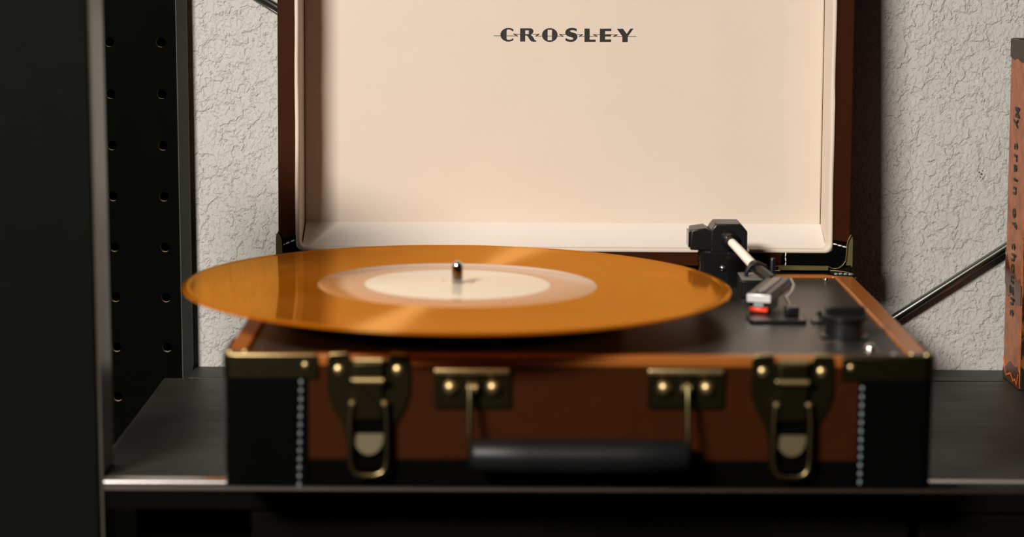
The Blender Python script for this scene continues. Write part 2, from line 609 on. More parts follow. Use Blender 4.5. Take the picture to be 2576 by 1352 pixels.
# ------------------------------------------------------------------ book on the right
bk = thing('book', 'thick copper brown book standing upright by the wall at right', 'book', (285, 278, 0))
BH = 217
obj('spine', MB().box(285, 256.8, 0.4, 287.5, 299, BH), M['copper'], bk, 0.9, label='worn copper spine with black lettering')
obj('cover', MB().box(285.8, 255, 0, 430, 257.6, BH + 0.6), M['cover'], bk, 0.6, label='black front cover with gold marks')
obj('back_cover', MB().box(285.6, 298.4, 0, 430, 301, BH + 0.6), M['paper_dark'], bk, 0.6)
pg = MB()
for k in range(20):
    y = 258.2 + k * 2.0
    pg.box(287.6, y, 2 + (k % 3) * 0.2, 427, y + 1.7, BH - 2 - (k % 3) * 0.2)
o = obj('pages', pg, plain('aged_paper', (0.35, 0.24, 0.14), 0.8), bk)
o['kind'] = 'stuff'
obj('head_band', MB().prism([(256.6, BH + .3), (299.2, BH + .3), (299.2, BH - 11), (289, BH - 12.5), (281, BH - 11), (270, BH - 13), (256.6, BH - 12)],
                            284.6, 287, 'yz'), M['paper_dark'], bk, 0.2, label='dark worn cloth at the spine top')
obj('worn_patch', MB().prism([(256.6, 66), (262, 70), (268, 67), (275, 72), (283, 70), (290, 75), (299.2, 84), (299.2, 62), (290, 54), (281, 57), (270, 52), (256.6, 54)],
                             284.72, 285.2, 'yz'), plain('dark_copper_stain', (0.085, 0.02, 0.006), 0.3), bk, label='dark red brown patch across the spine')
gold = plain('scraped_gold', (0.75, 0.17, 0.02), 0.35, 0.2)
obj('worn_corner', MB().strip([(258, 10), (262, 2.5), (266, 5), (271, 3), (278, 6.5), (290, 3), (298.6, 13)], 1.3, 284.6, 285.2, 'yz'), gold, bk,
    label='scraped orange edge at the spine foot')
obj('foot_patch', MB().prism([(257, 0.6), (298.8, 0.6), (298.8, 6), (290, 9), (280, 14), (271, 12), (262, 14), (257, 11)],
                             284.7, 285.2, 'yz'), plain('dark_foot', (0.07, 0.016, 0.006), 0.35), bk)


def text_mesh(ch, size=1.0, offset=0.0, extrude=0.0):
    cu = bpy.data.curves.new('txt', 'FONT')
    cu.body = ch
    cu.size = size
    cu.offset = offset
    cu.extrude = extrude
    cu.align_x = 'CENTER'
    t = bpy.data.objects.new('txt', cu)
    COL.objects.link(t)
    bpy.context.view_layer.update()
    me = bpy.data.meshes.new_from_object(t.evaluated_get(bpy.context.evaluated_depsgraph_get()))
    bpy.data.objects.remove(t)
    bpy.data.curves.remove(cu)
    return me


# title reads down the spine: letter tops point to the front
title = 'My train of thought'
for i, ch in enumerate(title):
    if ch == ' ':
        continue
    me = text_mesh(ch, 1.0, 0.028, 0.0)
    zc = 172.5 - i * 7.05
    wx = 9.5 if ch in 'Mm' else 11.5
    for vtx in me.vertices:
        u, vv = vtx.co.x, vtx.co.y
        vtx.co = (284.62 * MM, (282.5 - vv * 15.5) * MM, (zc - u * wx) * MM)
    me.materials.clear()
    me.materials.append(M['ink'])
    lt = bpy.data.objects.new('title_letter', me)
    COL.objects.link(lt)
    attach(lt, bk)
    sm = lt.modifiers.new('thick', 'SOLIDIFY')
    sm.thickness = 0.12 * MM
    sm.offset = 0
bk.rotation_euler = (0, math.radians(-1.0), 0)
bk.location = bk.location + Vector((0, 0, 0.00005))

# ------------------------------------------------------------------ record player
HZ = 72.0
rp_ = thing('record_player', 'brown suitcase record player with open cream lined lid on the desk', 'record player', (0, 131, 0))
P = rp_
# --- case
prof_o = rrect(-177.8, 0.2, 177.8, 262, 5)
case = obj('case_body', MB().prism(prof_o, 19, 69.5, 'xy'), M['brown'], P, 1.2, 3, label='brown leatherette case wall')
obj('base_shade', MB().prism(rrect(-177.5, 0.5, 177.5, 261.7, 5), 5, 19, 'xy'), M['rubber'], P, 1.0, 2,  # dark band puts the shade on the lower case into the shape
    label='dark band painted in for the shade on the foot of the case')
rim = MB().ring(rrect(-178, 0, 178, 262.3, 5), rrect(-167.8, 7.0, 166.8, 251, 2), 67.5, 73.4, 'xy')
obj('case_rim', rim, plain('lit_rim_leatherette', (0.28, 0.085, 0.013), 0.30, 0, 0.15, 90, 1400, 0.00006, 0.4, spec=0.45), P, 1.3, 3,  # brown lightened to hold light from above and through the disc
    label='leatherette rim of the case with light painted into its brown')
deck = obj('deck_plate', MB().box(-167.6, 7.2, 66, 166.6, 250.8, 71.8), M['deck'], P, 0.3, label='satin black deck plate')
scr = obj('screw', MB().lathe([(2.0, 0), (1.8, 0.7), (0.9, 1.1), (0, 1.2)], (160.5, 245, 71.8), 14), M['chrome'], deck)
for d in ((-321, 0, 0), (-321, -231, 0), (0, -231, 0)):
    again(scr, deck, d)
ft = obj('foot', MB().lathe([(7, 0), (8, 1), (8, 5.5)], (-150, 60, 0), 20), M['rubber'], P)
for d in ((300, 0, 0), (0, 180, 0), (300, 180, 0)):
    again(ft, P, d)

# --- stitched leather corners
stm = MB().lathe([(0, -1.25), (0.5, -1.1), (0.8, -0.6), (0.9, 0), (0.8, 0.6), (0.5, 1.1), (0, 1.25)], (0, 0, 0), 10)
st0 = None
for sx in (-1, 1):
    xe = 178.7 * sx
    xi = 136.5 if sx < 0 else 140.6
    outl = rrect(-178.8, -0.7, 178.8, 263, 5.6)
    # front leather: wraps the corner
    g = MB()
    path = [(xi * sx, -0.25)] + [(p[0] * 1, p[1]) for p in ([(173 * sx, -0.25)] + [
        (sx * (173 + 5.4 * math.sin(a)), 5.2 - 5.45 * math.cos(a)) for a in [PI / 2 * k / 6 for k in range(1, 7)]] + [(178.45 * sx, 44)])]
    g.strip(path, 0.9, 5.5, 70.5, 'xy')
    lea = obj('corner_guard', g, M['black_leather'], P, 0.2, label='black stitched leather front corner')
    n = 13 if sx < 0 else 12
    for k in range(n):
        zz = 59.5 - k * 4.42 if sx < 0 else 57.5 - k * 4.42
        xx = (-139.5 - k * 0.12) if sx < 0 else (139.8 + k * 0.02 + 2.6)
        if st0 is None:
            st0 = obj('stitch', stm, M['thread'], lea, off=(xx, -0.95, zz))
        else:
            c = st0.copy()
            COL.objects.link(c)
            c.parent = lea
            c.location = Vector((xx, -0.95, zz)) * MM
    # brass cap over the corner
    xi2 = 131.2 if sx < 0 else 131.8
    cap = MB()
    path2 = [(xi2 * sx, -0.9), (173 * sx, -0.9)] + [
        (sx * (173 + 6.0 * math.sin(a)), 5.1 - 6.0 * math.cos(a)) for a in [PI / 2 * k / 6 for k in range(1, 7)]] + [(179.0 * sx, 47)]
    cap.strip(path2, 0.8, 61.5, 73.2, 'xy')
    # folded top
    ctop = MB()
    ctop.prism([(xi2 * sx, -1.2), (173 * sx, -1.2), (177.5 * sx, 0.8), (179.3 * sx, 5), (179.3 * sx, 14), (173 * sx, 12),
               (171 * sx, 6.0), (165 * sx, 3.6), (xi2 * sx, 3.2)], 70.6, 74.1, 'xy')
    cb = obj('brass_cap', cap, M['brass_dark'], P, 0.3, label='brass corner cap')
    obj('cap_top', ctop, M['brass'] if sx < 0 else M['brass_dark'], cb, 1.5, 4)  # brighter brass left, darker right: the fall of light is in the colour
    obj('rivet', MB().lathe([(2.1, 0), (1.8, -0.7), (1.0, -1.2), (0, -1.35)], (sx * 137.2 if sx < 0 else 136.5, -1.3, 68.2), 16, 'y'), M['brass'], cb)
    obj('rivet', MB().lathe([(1.9, 0), (1.6, 0.6), (0.8, 1.0), (0, 1.1)], (sx * 168, 5.2, 74.1), 16), M['brass'], cb)
    obj('cap_corner', MB().lathe([(2.4, 0), (2.2, 0.6), (1.2, 1.0), (0, 1.1)], (sx * 175.3, 3.6, 74.0), 16), M['brass'], cb)
    # rear corners of the case: leather and a thin brass edge
    rc = MB()
    rc.prism([(130 * sx, 262.8), (178.6 * sx, 262.8), (178.6 * sx, 246), (166 * sx, 250.5), (160 * sx, 256), (130 * sx, 256)], 73.4, 74.0, 'xy')
    rear = obj('corner_guard', rc, M['black_leather'], P, 0.15, label='black leather rear corner of the case')
    obj('brass_edge', MB().tube([(129 * sx, 262.9, 73.2), (131.5 * sx, 262.9, 74.3), (168 * sx, 262.6, 74.5), (174 * sx, 258, 74.6), (177.8 * sx, 252, 74.2), (179 * sx, 246, 72)], 0.55, 8), M['brass'], rear)
    for k in range(4):
        c = st0.copy()
        COL.objects.link(c)
        c.parent = rear
        c.location = Vector((sx * (167.5 + k * 2.9), 251.5 - abs(k - 1) * 0.8, 74.3)) * MM
        c.rotation_euler = (0, PI / 2, 0)

# --- lid (built in its own frame, hinge line at the origin, leaning back)
LD = 37.0
LH = 243.0
lid = obj('lid', MB().ring(rrect(-177.8, 5, 177.8, LH, 4), rrect(-166.6, 14, 166.2, LH - 9, 3.5), 0, LD - 1.6, 'xz'), M['brown'], P, 0.9, 3,
          label='brown leatherette lid frame')
lid.location = Vector((0, 262, HZ)) * MM - P.location
lid.rotation_euler = (-0.0653, 0, 0)
obj('lid_back', MB().prism(rrect(-177.6, 5.2, 177.6, LH - .2, 4), LD - 1.6, LD, 'xz'), M['brown'], lid, 0.5)


def wobble(pts, amp, seed):
    rnd = random.Random(seed)
    ph = [rnd.uniform(0, 6.28) for _ in range(3)]
    out = []
    for i, (x, z) in enumerate(pts):
        d = amp * (math.sin(x * 0.03 + z * 0.05 + ph[0]) + 0.6 * math.sin(z * 0.11 + x * .08 + ph[1]))
        out.append((x + d * (1 if x > 0 else -1) * 0.5, z + d * 0.3))
    return out


def dense(x0, z0, x1, z1, r, step=12):
    base = rrect(x0, z0, x1, z1, r, 6)
    out = []
    for i, p in enumerate(base):
        q = base[(i + 1) % len(base)]
        l = math.hypot(q[0] - p[0], q[1] - p[1])
        k = max(1, int(l // step))
        for j in range(k):
            out.append((p[0] + (q[0] - p[0]) * j / k, p[1] + (q[1] - p[1]) * j / k))
    return out


lo_ = dense(-166.5, 14.1, 166.1, LH - 9.1, 4.2)
sections = []
# (inset, depth) of the rolled lip then the wall
for ins, dep in ((-0.3, 2.0), (-0.5, 0.4), (-0.1, -0.7), (0.7, -0.9), (1.3, -0.4), (1.5, 0.8), (1.6, 8), (1.7, 20), (2.0, 29.2), (2.0, 31.5), (0.6, 31.5)):
    cx = sum(p[0] for p in lo_) / len(lo_)
    ring_ = []
    for (x, z) in lo_:
        sgx = 1 if x > 0 else -1
        fx = x - sgx * ins * min(1, max(0, (abs(x) - 155) / 8))
        zc = (LH + 5) / 2
        sgz = 1 if z > zc else -1
        fz = z - sgz * ins * min(1, max(0, (abs(z - zc) - 98) / 8))
        wv = 0.18 * math.sin(z * 0.09 + dep) + 0.12 * math.sin(x * 0.07)
        ring_.append((fx + wv * (0 if dep > 25 else 1), dep, fz + wv * 0.4))
    sections.append(ring_)
lw = MB()
n = len(lo_)
vs = [p for r_ in sections for p in r_]
fs = []
for i in range(len(sections) - 1):
    for k in range(n):
        j = (k + 1) % n
        fs.append((i * n + k, i * n + j, (i + 1) * n + j, (i + 1) * n + k))
lw.add(vs, fs)
o = obj('lining_wall', lw, M['linen'], lid, label='cream cloth wrapped around the lid wall', angle=60)
so = o.modifiers.new('thick', 'SOLIDIFY')
so.thickness = 0.0004
so.offset = 1
obj('lining_panel', MB().prism(rrect(-164.0, 15.0, 163.6, LH - 10.6, 3, 5), 30.5, 34, 'xz'), M['linen'], lid, 1.2, 4, label='flat cream linen panel')
obj('lining_ramp', MB().prism([(30.6, 29.6), (29.9, 29.0), (6, 15.9), (1.5, 14.6), (30.6, 14.6)], -163.5, 163.8, 'yz'), M['lit_linen'], lid, 0.3, 2,
    label='cloth slope along the bottom of the lining')

# brand lettering, in the units of the outline drawing, mapped to the panel
LZ = 30.38


def Lp(x, y):
    px = x / 5.8545 + 1200
    py = y / 5.8545 + 20
    X = -44.5 + (px - 1243) / 3.975
    z = 225.85 - (py - 54 - 0.0125 * (px - 1258)) / 4.05
    return (X, (z - 72) / math.cos(0.0653) - 2.2)


def arc(cx, cy, rx, ry, a0, a1, n=24):
    return [(cx + rx * math.cos(math.radians(a0 + (a1 - a0) * k / n)), cy + ry * math.sin(math.radians(a0 + (a1 - a0) * k / n))) for k in range(n + 1)]


def letter(polys=(), rings=()):
    m_ = MB()
    for pl in polys:
        m_.prism([Lp(*p) for p in pl], LZ, LZ + 0.2, 'xz')
    for a, b in rings:
        m_.ring([Lp(*p) for p in a], [Lp(*p) for p in b], LZ, LZ + 0.2, 'xz')
    return obj('letter', m_, M['ink'], lid)


def rc4(x0, y0, x1, y1):
    return [(x0, y0), (x1, y0), (x1, y1), (x0, y1)]


# C
outer = arc(462, 292, 117, 101, -52, -308, 30)
inner = [(533, 341), (510, 358), (482, 367), (455, 366), (432, 352), (432, 232), (440, 218), (462, 214), (495, 222), (533, 246)]
cpoly = outer + inner
n1 = len(outer)
polyL = [p for p in arc(462, 292, 117, 101, -105, -255, 24)] + [(432, 392), (432, 192)]
letter([arc(462, 292, 117, 101, -104, -256, 24),
        [(432, 192)] + arc(462, 292, 117, 101, -98, -54, 8) + [(533, 212), (533, 246), (512, 230), (490, 219), (460, 213), (440, 217), (432, 232)],
        [(432, 392)] + arc(462, 292, 117, 101, 98, 54, 8) + [(533, 376), (533, 341), (512, 357), (485, 367), (455, 367), (440, 363), (432, 350)]])
# R
letter([rc4(633, 198, 708, 393), rc4(708, 198, 762, 228), [(706, 283), (795, 288), (790, 303), (725, 305), (706, 303)],
        [(762, 198), (785, 199), (812, 208), (828, 235), (822, 263), (798, 289), (760, 285), (760, 226)],
        [(722, 302), (790, 300), (815, 318), (832, 345), (846, 372), (872, 383), (870, 395), (828, 398), (795, 390), (772, 365), (752, 330), (738, 312)]])
# O
rec = []
N = 48
for k in range(N):
    t = 2 * PI * (k + 0.5) / N
    c, s_ = math.cos(t), math.sin(t)
    m_ = max(abs(c) / 32, abs(s_) / 78)
    rec.append((1068 + c / m_, 300 + s_ / m_))
for cu, cv in ((1036, 222), (1100, 222), (1036, 378), (1100, 378)):
    j = min(range(N), key=lambda q: (rec[q][0] - cu) ** 2 + (rec[q][1] - cv) ** 2)
    rec[j] = (cu, cv)
letter(rings=[([(1068 + 114 * math.cos(2 * PI * (k + .5) / N), 300 + 102 * math.sin(2 * PI * (k + .5) / N)) for k in range(N)], rec)])
# S : a thick stroke
S_out = [(1462, 212), (1462, 250), (1440, 238), (1410, 230), (1378, 231), (1360, 242), (1372, 256), (1415, 268), (1452, 282), (1472, 308),
         (1472, 345), (1452, 378), (1420, 398), (1385, 404), (1340, 400), (1300, 385), (1300, 346), (1330, 362), (1365, 372), (1400, 371),
         (1415, 358), (1405, 342), (1365, 330), (1322, 315), (1298, 292), (1296, 255), (1310, 225), (1345, 203), (1385, 196), (1430, 200)]
letter([S_out])
letter([rc4(1577, 208, 1652, 405), rc4(1652, 373, 1740, 405)])
letter([rc4(1803, 212, 1878, 408), rc4(1878, 212, 1970, 248), rc4(1878, 295, 1966, 328), rc4(1878, 372, 1968, 408)])
letter([[(2052, 215), (2140, 215), (2197, 292), (2250, 215), (2293, 215), (2211, 330), (2211, 412), (2133, 412), (2133, 330)]])
bolt = MB()
for seg in ([(250, 305), (345, 306)], [(432, 307), (596, 311), (566, 296), (540, 281), (633, 287)], [(815, 287), (910, 287), (886, 300), (860, 314), (956, 315)],
            [(1036, 316), (1100, 316)], [(1180, 318), (1266, 321), (1238, 306), (1212, 291), (1298, 294)],
            [(1470, 295), (1550, 297), (1524, 310), (1498, 322), (1577, 323)], [(1652, 323), (1763, 325), (1736, 311), (1710, 297), (1803, 299)],
            [(1966, 300), (2058, 303), (2030, 315), (2002, 327), (2134, 328)], [(2211, 328), (2333, 330)]):
    for a, b in zip(seg, seg[1:]):
        th = 13 if (abs(b[0] - a[0]) < 40 and abs(a[1] - b[1]) > 8) else 6.5
        dx, dy = b[0] - a[0], b[1] - a[1]
        l = math.hypot(dx, dy)
        ex, ey = dx / l * 3, dy / l * 3
        nx, ny = -dy / l * th / 2, dx / l * th / 2
        a_ = (a[0] - ex, a[1] - ey)
        b_ = (b[0] + ex, b[1] + ey)
        bolt.prism([Lp(a_[0] + nx, a_[1] + ny), Lp(b_[0] + nx, b_[1] + ny), Lp(b_[0] - nx, b_[1] - ny), Lp(a_[0] - nx, a_[1] - ny)], LZ - 0.02, LZ + 0.2, 'xz')
obj('lightning_line', bolt, M['ink'], lid, label='thin line with small lightning zigzags through the letters')

thread2 = st0.data.copy()
thread2.materials[0] = plain('white_thread', (0.7, 0.68, 0.62), 0.4)
# lid corners: leather, stitches, brass edge
for sx in (-1, 1):
    g = MB()
    if sx > 0:
        pl = [(134.8, 4.6), (176, 4.6), (178.3, 7), (178.3, 20), (166.4, 22.2), (166.4, 16), (164, 13.8), (134.8, 13.8)]
    else:
        pl = [(-134.8, 4.6), (-176, 4.6), (-178.3, 7), (-178.3, 20), (-166.8, 23.5), (-166.8, 16), (-164, 13.8), (-134.8, 13.8)]
    g.prism(pl, -0.7, 12, 'xz')
    lc = obj('lid_corner', g, M['black_leather'], lid, 0.4, label='glossy black leather at the lower lid corner')
    for k in range(3):
        c = st0.copy()
        COL.objects.link(c)
        c.parent = lc
        if sx > 0:
            c.location = Vector((168.2 + k * 2.9, -0.9, 19.2 - k * 0.8)) * MM
            c.rotation_euler = (0, PI / 2 + 0.2, 0)
        else:
            c.location = Vector((-174.8 + k * 3.0, -0.9, 17.0 + k * 1.3)) * MM
            c.rotation_euler = (0, PI / 2 - 0.42, 0)
        c.scale = (0.6, 0.6, 1.15)
        c.data = thread2
    for k in range(3):
        c = st0.copy()
        COL.objects.link(c)
        c.parent = lc
        c.location = Vector((sx * 137.6, -0.9, 12.6 - k * 3.0)) * MM
        c.scale = (0.5, 0.5, 1.15)
        c.data = thread2
        c.rotation_euler = (0, 0.12 * (-1) ** k, 0)
    b = MB()
    pth = [(129.2 * sx, 4.0), (130.6 * sx, 5.0), (133 * sx, 5.7), (140 * sx, 5.7), (164 * sx, 5.4), (167.5 * sx, 4.0)]
    b.strip(pth, 0.5, -2.6, 10, 'xz')
    pth2 = [(167.5 * sx, 4.0), (170.5 * sx, 4.4), (173 * sx, 6.2), (174.9 * sx, 9), (175.3 * sx, 14), (175.5 * sx, 19), (176.2 * sx, 22), (177.9 * sx, 25.2)]
    b.strip(pth2, 0.5, -2.6, 6, 'xz')
    b.strip([(sx * 133, 4.3), (sx * 164, 4.2)], 2.6, -2.5, -2.0, 'xz')
    b.prism([(sx * 175.3, 6), (sx * 179.2, 6), (sx * 179.2, 22), (sx * 178, 25.5), (sx * 175.6, 20)], -1.6, -1.0, 'xz')
    b.strip([(sx * 178.7, 5), (sx * 178.7, 24)], 0.7, -1.5, 30, 'xz')
    obj('brass_edge', b, M['brass_edge'], lid, 0.1, label='thin brass edge around the lid corner')
obj('hinge', MB().tube([(-60, 263.2, 74.8), (-20, 263.2, 74.8)], 1.6, 12), M['brass_dark'], P)
obj('hinge', MB().tube([(20, 263.2, 74.8), (60, 263.2, 74.8)], 1.6, 12), M['brass_dark'], P)


# --- latches
def latch(cx):
    o_ = MB()
    half = [(20.8, 71.5), (20.0, 73.6), (10.5, 73.6), (9.0, 71), (9.0, 70)]
    pl = [(cx - 20.8, 71), (cx - 19.6, 73.4), (cx - 10.5, 73.4), (cx - 8.5, 70.5), (cx + 8.5, 70.5), (cx + 10.5, 73.4), (cx + 19.6, 73.4), (cx + 20.8, 71),
          (cx + 20.8, 54), (cx + 18.5, 47), (cx + 13.5, 38), (cx + 11.5, 30), (cx + 11, 15), (cx - 11, 15), (cx - 11.5, 30), (cx - 13.5, 38), (cx - 18.5, 47), (cx - 20.8, 54)]
    o_.prism(pl, -1.1, 0.3, 'xz')
    lt_ = obj('latch', o_, M['brass_dark'], P, 0.3, label='aged brass suitcase latch')
    for s in (-1, 1):
        obj('top_lug', MB().prism([(cx + s * 20, 73.2), (cx + s * 10.5, 73.8), (cx + s * 10.5, 75), (cx + s * 18.8, 74.6)], -2.4, 2.6, 'xz'), M['brass'], lt_, 0.5, 3)
        obj('rivet', MB().lathe([(2.8, 0), (2.5, -0.9), (1.5, -1.6), (0, -1.9)], (cx + s * 14.8, -1.1, 65.8), 18, 'y'), M['brass'], lt_)
        obj('pivot_pin', MB().lathe([(1.7, 0), (1.6, -2.4), (0.9, -3.2), (0, -3.4)], (cx + s * 8.1, -3.2, 49.4), 16, 'y'), M['brass'], lt_)
        obj('bar_end', MB().lathe([(2.0, 0), (1.9, -1.0), (1.0, -1.8), (0, -2)], (cx + s * 7.6, -4.2, 61.0), 16, 'y'), M['brass_dark'], lt_)
    obj('top_bar', MB().tube([(cx - 7, -3.4, 71.2), (cx + 7, -3.4, 71.2)], 1.8, 14), M['brass'], lt_)
    obj('clasp_plate', MB().box(cx - 7.2, -4.2, 41, cx + 7.2, -1.0, 70), M['brass_dark'], lt_, 0.8, 3)
    obj('middle_bar', MB().tube([(cx - 7.4, -4.6, 61.2), (cx + 7.4, -4.6, 61.2)], 1.7, 14), M['brass'], lt_)
    obj('clasp_well', MB().box(cx - 8, -1.9, 14.5, cx + 8, -1.0, 41), M['rubber'], lt_, 0.3)
    tab = [(cx - 7.2, 33.4)] + [(cx + 7.2 * math.cos(a), 31.5 - 8.4 * math.sin(a)) for a in [PI - PI * k / 16 for k in range(17)]] + [(cx + 7.2, 33.4)]
    tb = MB()
    nt_ = len(tab)
    dep = [-2.2 - 2.6 * (33.4 - p[1]) / 10.3 for p in tab]
    tb.add([(p[0], d, p[1]) for p, d in zip(tab, dep)] + [(p[0], -1.2, p[1]) for p in tab],
           [tuple(range(nt_)), tuple(range(2 * nt_ - 1, nt_ - 1, -1))] + [(i, i + nt_, (i + 1) % nt_ + nt_, (i + 1) % nt_) for i in range(nt_)])
    obj('thumb_tab', tb, M['tab'], lt_)
    wire = [(cx - 8.6, -3.6, 49), (cx - 9.2, -4.6, 40), (cx - 9.2, -5, 22), (cx - 8.6, -5.2, 16.5), (cx - 6.6, -5.4, 13.8), (cx - 3, -5.5, 12.6),
            (cx + 3, -5.5, 12.6), (cx + 6.6, -5.4, 13.8), (cx + 8.6, -5.2, 16.5), (cx + 9.2, -5, 22), (cx + 9.2, -4.6, 40), (cx + 8.6, -3.6, 49)]
    obj('wire_loop', MB().tube(wire, 1.35, 12), M['wire'], lt_)
    return lt_


latch(-105.6)
latch(107.2)


# --- carrying handle
def mount(cx, z0):
    mt = obj('handle_mount', MB().prism(rrect(cx - 19.4, z0 - 10.5, cx + 19.4, z0 + 9.6, 1.5, 3), -1.3, 0.3, 'xz'), M['brass_dark'], P, 0.3,
             label='rectangular brass handle plate')
    obj('plate_lip', MB().box(cx - 19.2, -3.0, z0 + 6.8, cx + 19.2, -0.6, z0 + 10.2), M['brass'], mt, 1.2, 4)
    for s in (-1, 1):
        obj('rivet', MB().lathe([(3.9, 0), (3.8, -1.0), (3.0, -2.4), (1.6, -3.3), (0, -3.6)], (cx + s * 10.7, -1.2, z0 + 0.2), 20, 'y'), M['brass'], mt)
    obj('eye', MB().tube([(cx - 2.4, -3.6, z0 + 0.4), (cx + 2.4, -3.6, z0 + 0.4)], 2.6, 16), M['brass'], mt)
    obj('eye_bracket', MB().box(cx - 3.4, -2.6, z0 + 1, cx + 3.4, -1.0, z0 + 8), M['brass_dark'], mt, 0.6)
    return mt


mount(-53.7, 57.0)
mount(53.6, 57.2)
hd = MB()
hpts = [(-54.4, -12, 24), (-53.6, -12, 25.2), (-51, -12, 25.4), (-30, -12, 25), (0, -12, 24.8), (30, -12, 25), (52, -12, 25.4), (54.4, -12, 25.2), (55.2, -12, 24)]
hd.tube([(-55, -12, 25), (-54.2, -12, 25), (-52, -12, 25), (-25, -12, 24.6), (0, -12, 24.4), (25, -12, 24.6), (53, -12, 25), (55.2, -12, 25), (56, -12, 25)],
        [3.5, 6.6, 8.0, 8.6, 8.8, 8.6, 8.0, 6.6, 3.5], 28)
hb = obj('handle', hd, plain('handle_leather', (0.004, 0.0048, 0.0055), 0.47, 0, 0.2, 90, 900, 0.00005, 0.3, spec=0.3), P, label='padded black carrying handle', angle=70)
for cx in (-54.6, 54.4):
    obj('handle_wire', MB().tube([(cx, -3.6, 60), (cx, -5.6, 57), (cx, -7.5, 50), (cx, -11, 36), (cx, -12, 29), (cx, -12, 24)], 1.3, 10), M['brass_dark'], hb)

# --- platter and spindle
DX, DY, DZ = -63.6, 115.9, 90.2
obj('platter', MB().lathe([(88, 0), (92, 1), (92, 12), (90, 14.3), (0, 14.6)], (DX, DY, 73.0), 64), M['rubber'], P, label='small black platter')
obj('platter_bearing', MB().lathe([(14, 0), (14, 3)], (DX, DY, 71), 24), M['plastic'], P)
obj('spindle', MB().lathe([(3.1, 0), (3.1, 14.0), (2.9, 15.2), (2.2, 16.3), (1.1, 17.0), (0, 17.2)], (DX, DY, 85.8), 32), M['bright_chrome'], P,
    label='short chrome spindle')

# --- tonearm
base = MB().lathe([(17.5, 0), (17.5, 1.2), (15.6, 2), (15.0, 12), (15.6, 13), (15.6, 20.2), (14.8, 21.2), (0, 21.2)], (95.5, 231, 71.8), 40)
ta = obj('tonearm_base', base, M['plastic_gloss'], P, label='round black tonearm base')
hs = MB()
hs.prism([(86.8, 92.6), (108.8, 92.6), (108.8, 104.8), (104.6, 109.4), (89.6, 109.4), (86.8, 105.6)], 221, 243, 'xz')
arm = obj('arm_housing', hs, M['plastic'], ta, 0.8, 2, label='bevelled black pivot housing')
wt = MB()
wt.prism([(74.6, 93.2), (87.4, 92.8), (87.4, 104.6), (83.6, 106.6), (75.2, 105.4)], 222.5, 243, 'xz')
obj('counterweight', wt, M['plastic'], ta, 0.7, 2, label='black side block of the pivot')
obj('side_plate', MB().box(73.6, 225, 94.5, 74.6, 240, 104), M['plastic_gloss'], ta, 0.2)
obj('arm_collar', MB().tube([(97.2, 222.5, 100.4), (98.8, 217.0, 99.0)], [5.4, 4.8], 24), M['plastic_gloss'], ta, 0.3)
obj('arm_joint', MB().tube([(109.0, 192.5, 89.0), (110, 190, 88.2), (117.5, 168, 84.2)], [3.3, 3.3, 3.0], 20), M['plastic'], ta)
obj('arm_tube', MB().tube([(98.3, 219, 99.4), (102, 210, 96.0), (109.4, 191.5, 88.7)], [2.5, 2.7, 2.9], 20), M['aluminium'], ta,
    label='pale aluminium arm tube')
obj('bearing_light', MB().lathe([(1.8 * math.cos(t * PI / 16), -1.8 * math.sin(t * PI / 16)) for t in range(9)], (93.5, 215.4, 83.5), 16, 'y'), M['bright_chrome'], ta)
# headshell
hsd = Vector((-0.322, -0.947, 0))
hside = Vector((0.947, -0.322, 0))
H0 = Vector((120.6, 166, 0))


def Hp(l, s, z):
    q = H0 + hsd * l + hside * s
    return (q.x, q.y, z)


def hbox(l0, l1, s0, s1, z0a, z1a, z0b=None, z1b=None, ins=0.0):
    z0b = z0a if z0b is None else z0b
    z1b = z1a if z1b is None else z1b
    m_ = MB()
    vs_ = [Hp(l0, s0, z0a), Hp(l0, s1, z0a), Hp(l1, s1, z0b), Hp(l1, s0, z0b),
           Hp(l0, s0 + ins, z1a), Hp(l0, s1 - ins, z1a), Hp(l1, s1 - ins, z1b), Hp(l1, s0 + ins, z1b)]
    m_.add(vs_, [(0, 1, 2, 3), (4, 7, 6, 5), (0, 4, 5, 1), (1, 5, 6, 2), (2, 6, 7, 3), (3, 7, 4, 0)])
    return m_


head = obj('headshell', hbox(-3, 52, -7.5, 7.5, 80.5, 86.2, 80.0, 85.2, 1.0), M['plastic'], P, 0.6, label='black headshell with pale front')
obj('head_ridge', hbox(2, 48, -2.5, 2.5, 85.6, 86.8, 84.6, 86), M['plastic_gloss'], head, 0.4)
obj('front_plate', hbox(52, 53.2, -6.8, 6.8, 80.2, 84.9), M['highlight_front'], head, 0.5, label='pale plate for the highlight on the headshell front')
obj('cartridge', hbox(28, 50, -6, 6, 74.4, 80.2), M['plastic_gloss'], head, 0.5, label='black cartridge block')
obj('contact_block', hbox(50, 52, -3, 2.5, 77.8, 80.2), plain('pale_teal_plastic', (0.25, 0.36, 0.36), 0.25), head, 0.3, label='pale teal contact block')
obj('stylus', hbox(48, 53, -5.5, 5.2, 74.6, 77.4), M['red'], head, 0.7, label='red stylus holder')
fl = [Hp(2, 8, 86), Hp(10, 11, 84), Hp(20, 11.5, 81), Hp(27, 10, 79.5), Hp(32, 12.5, 78), Hp(38, 15, 76.6), Hp(44, 15.5, 75.8)]
obj('finger_lift', MB().tube(fl, 0.9, 10), M['chrome'], head, label='curved chrome finger lift')
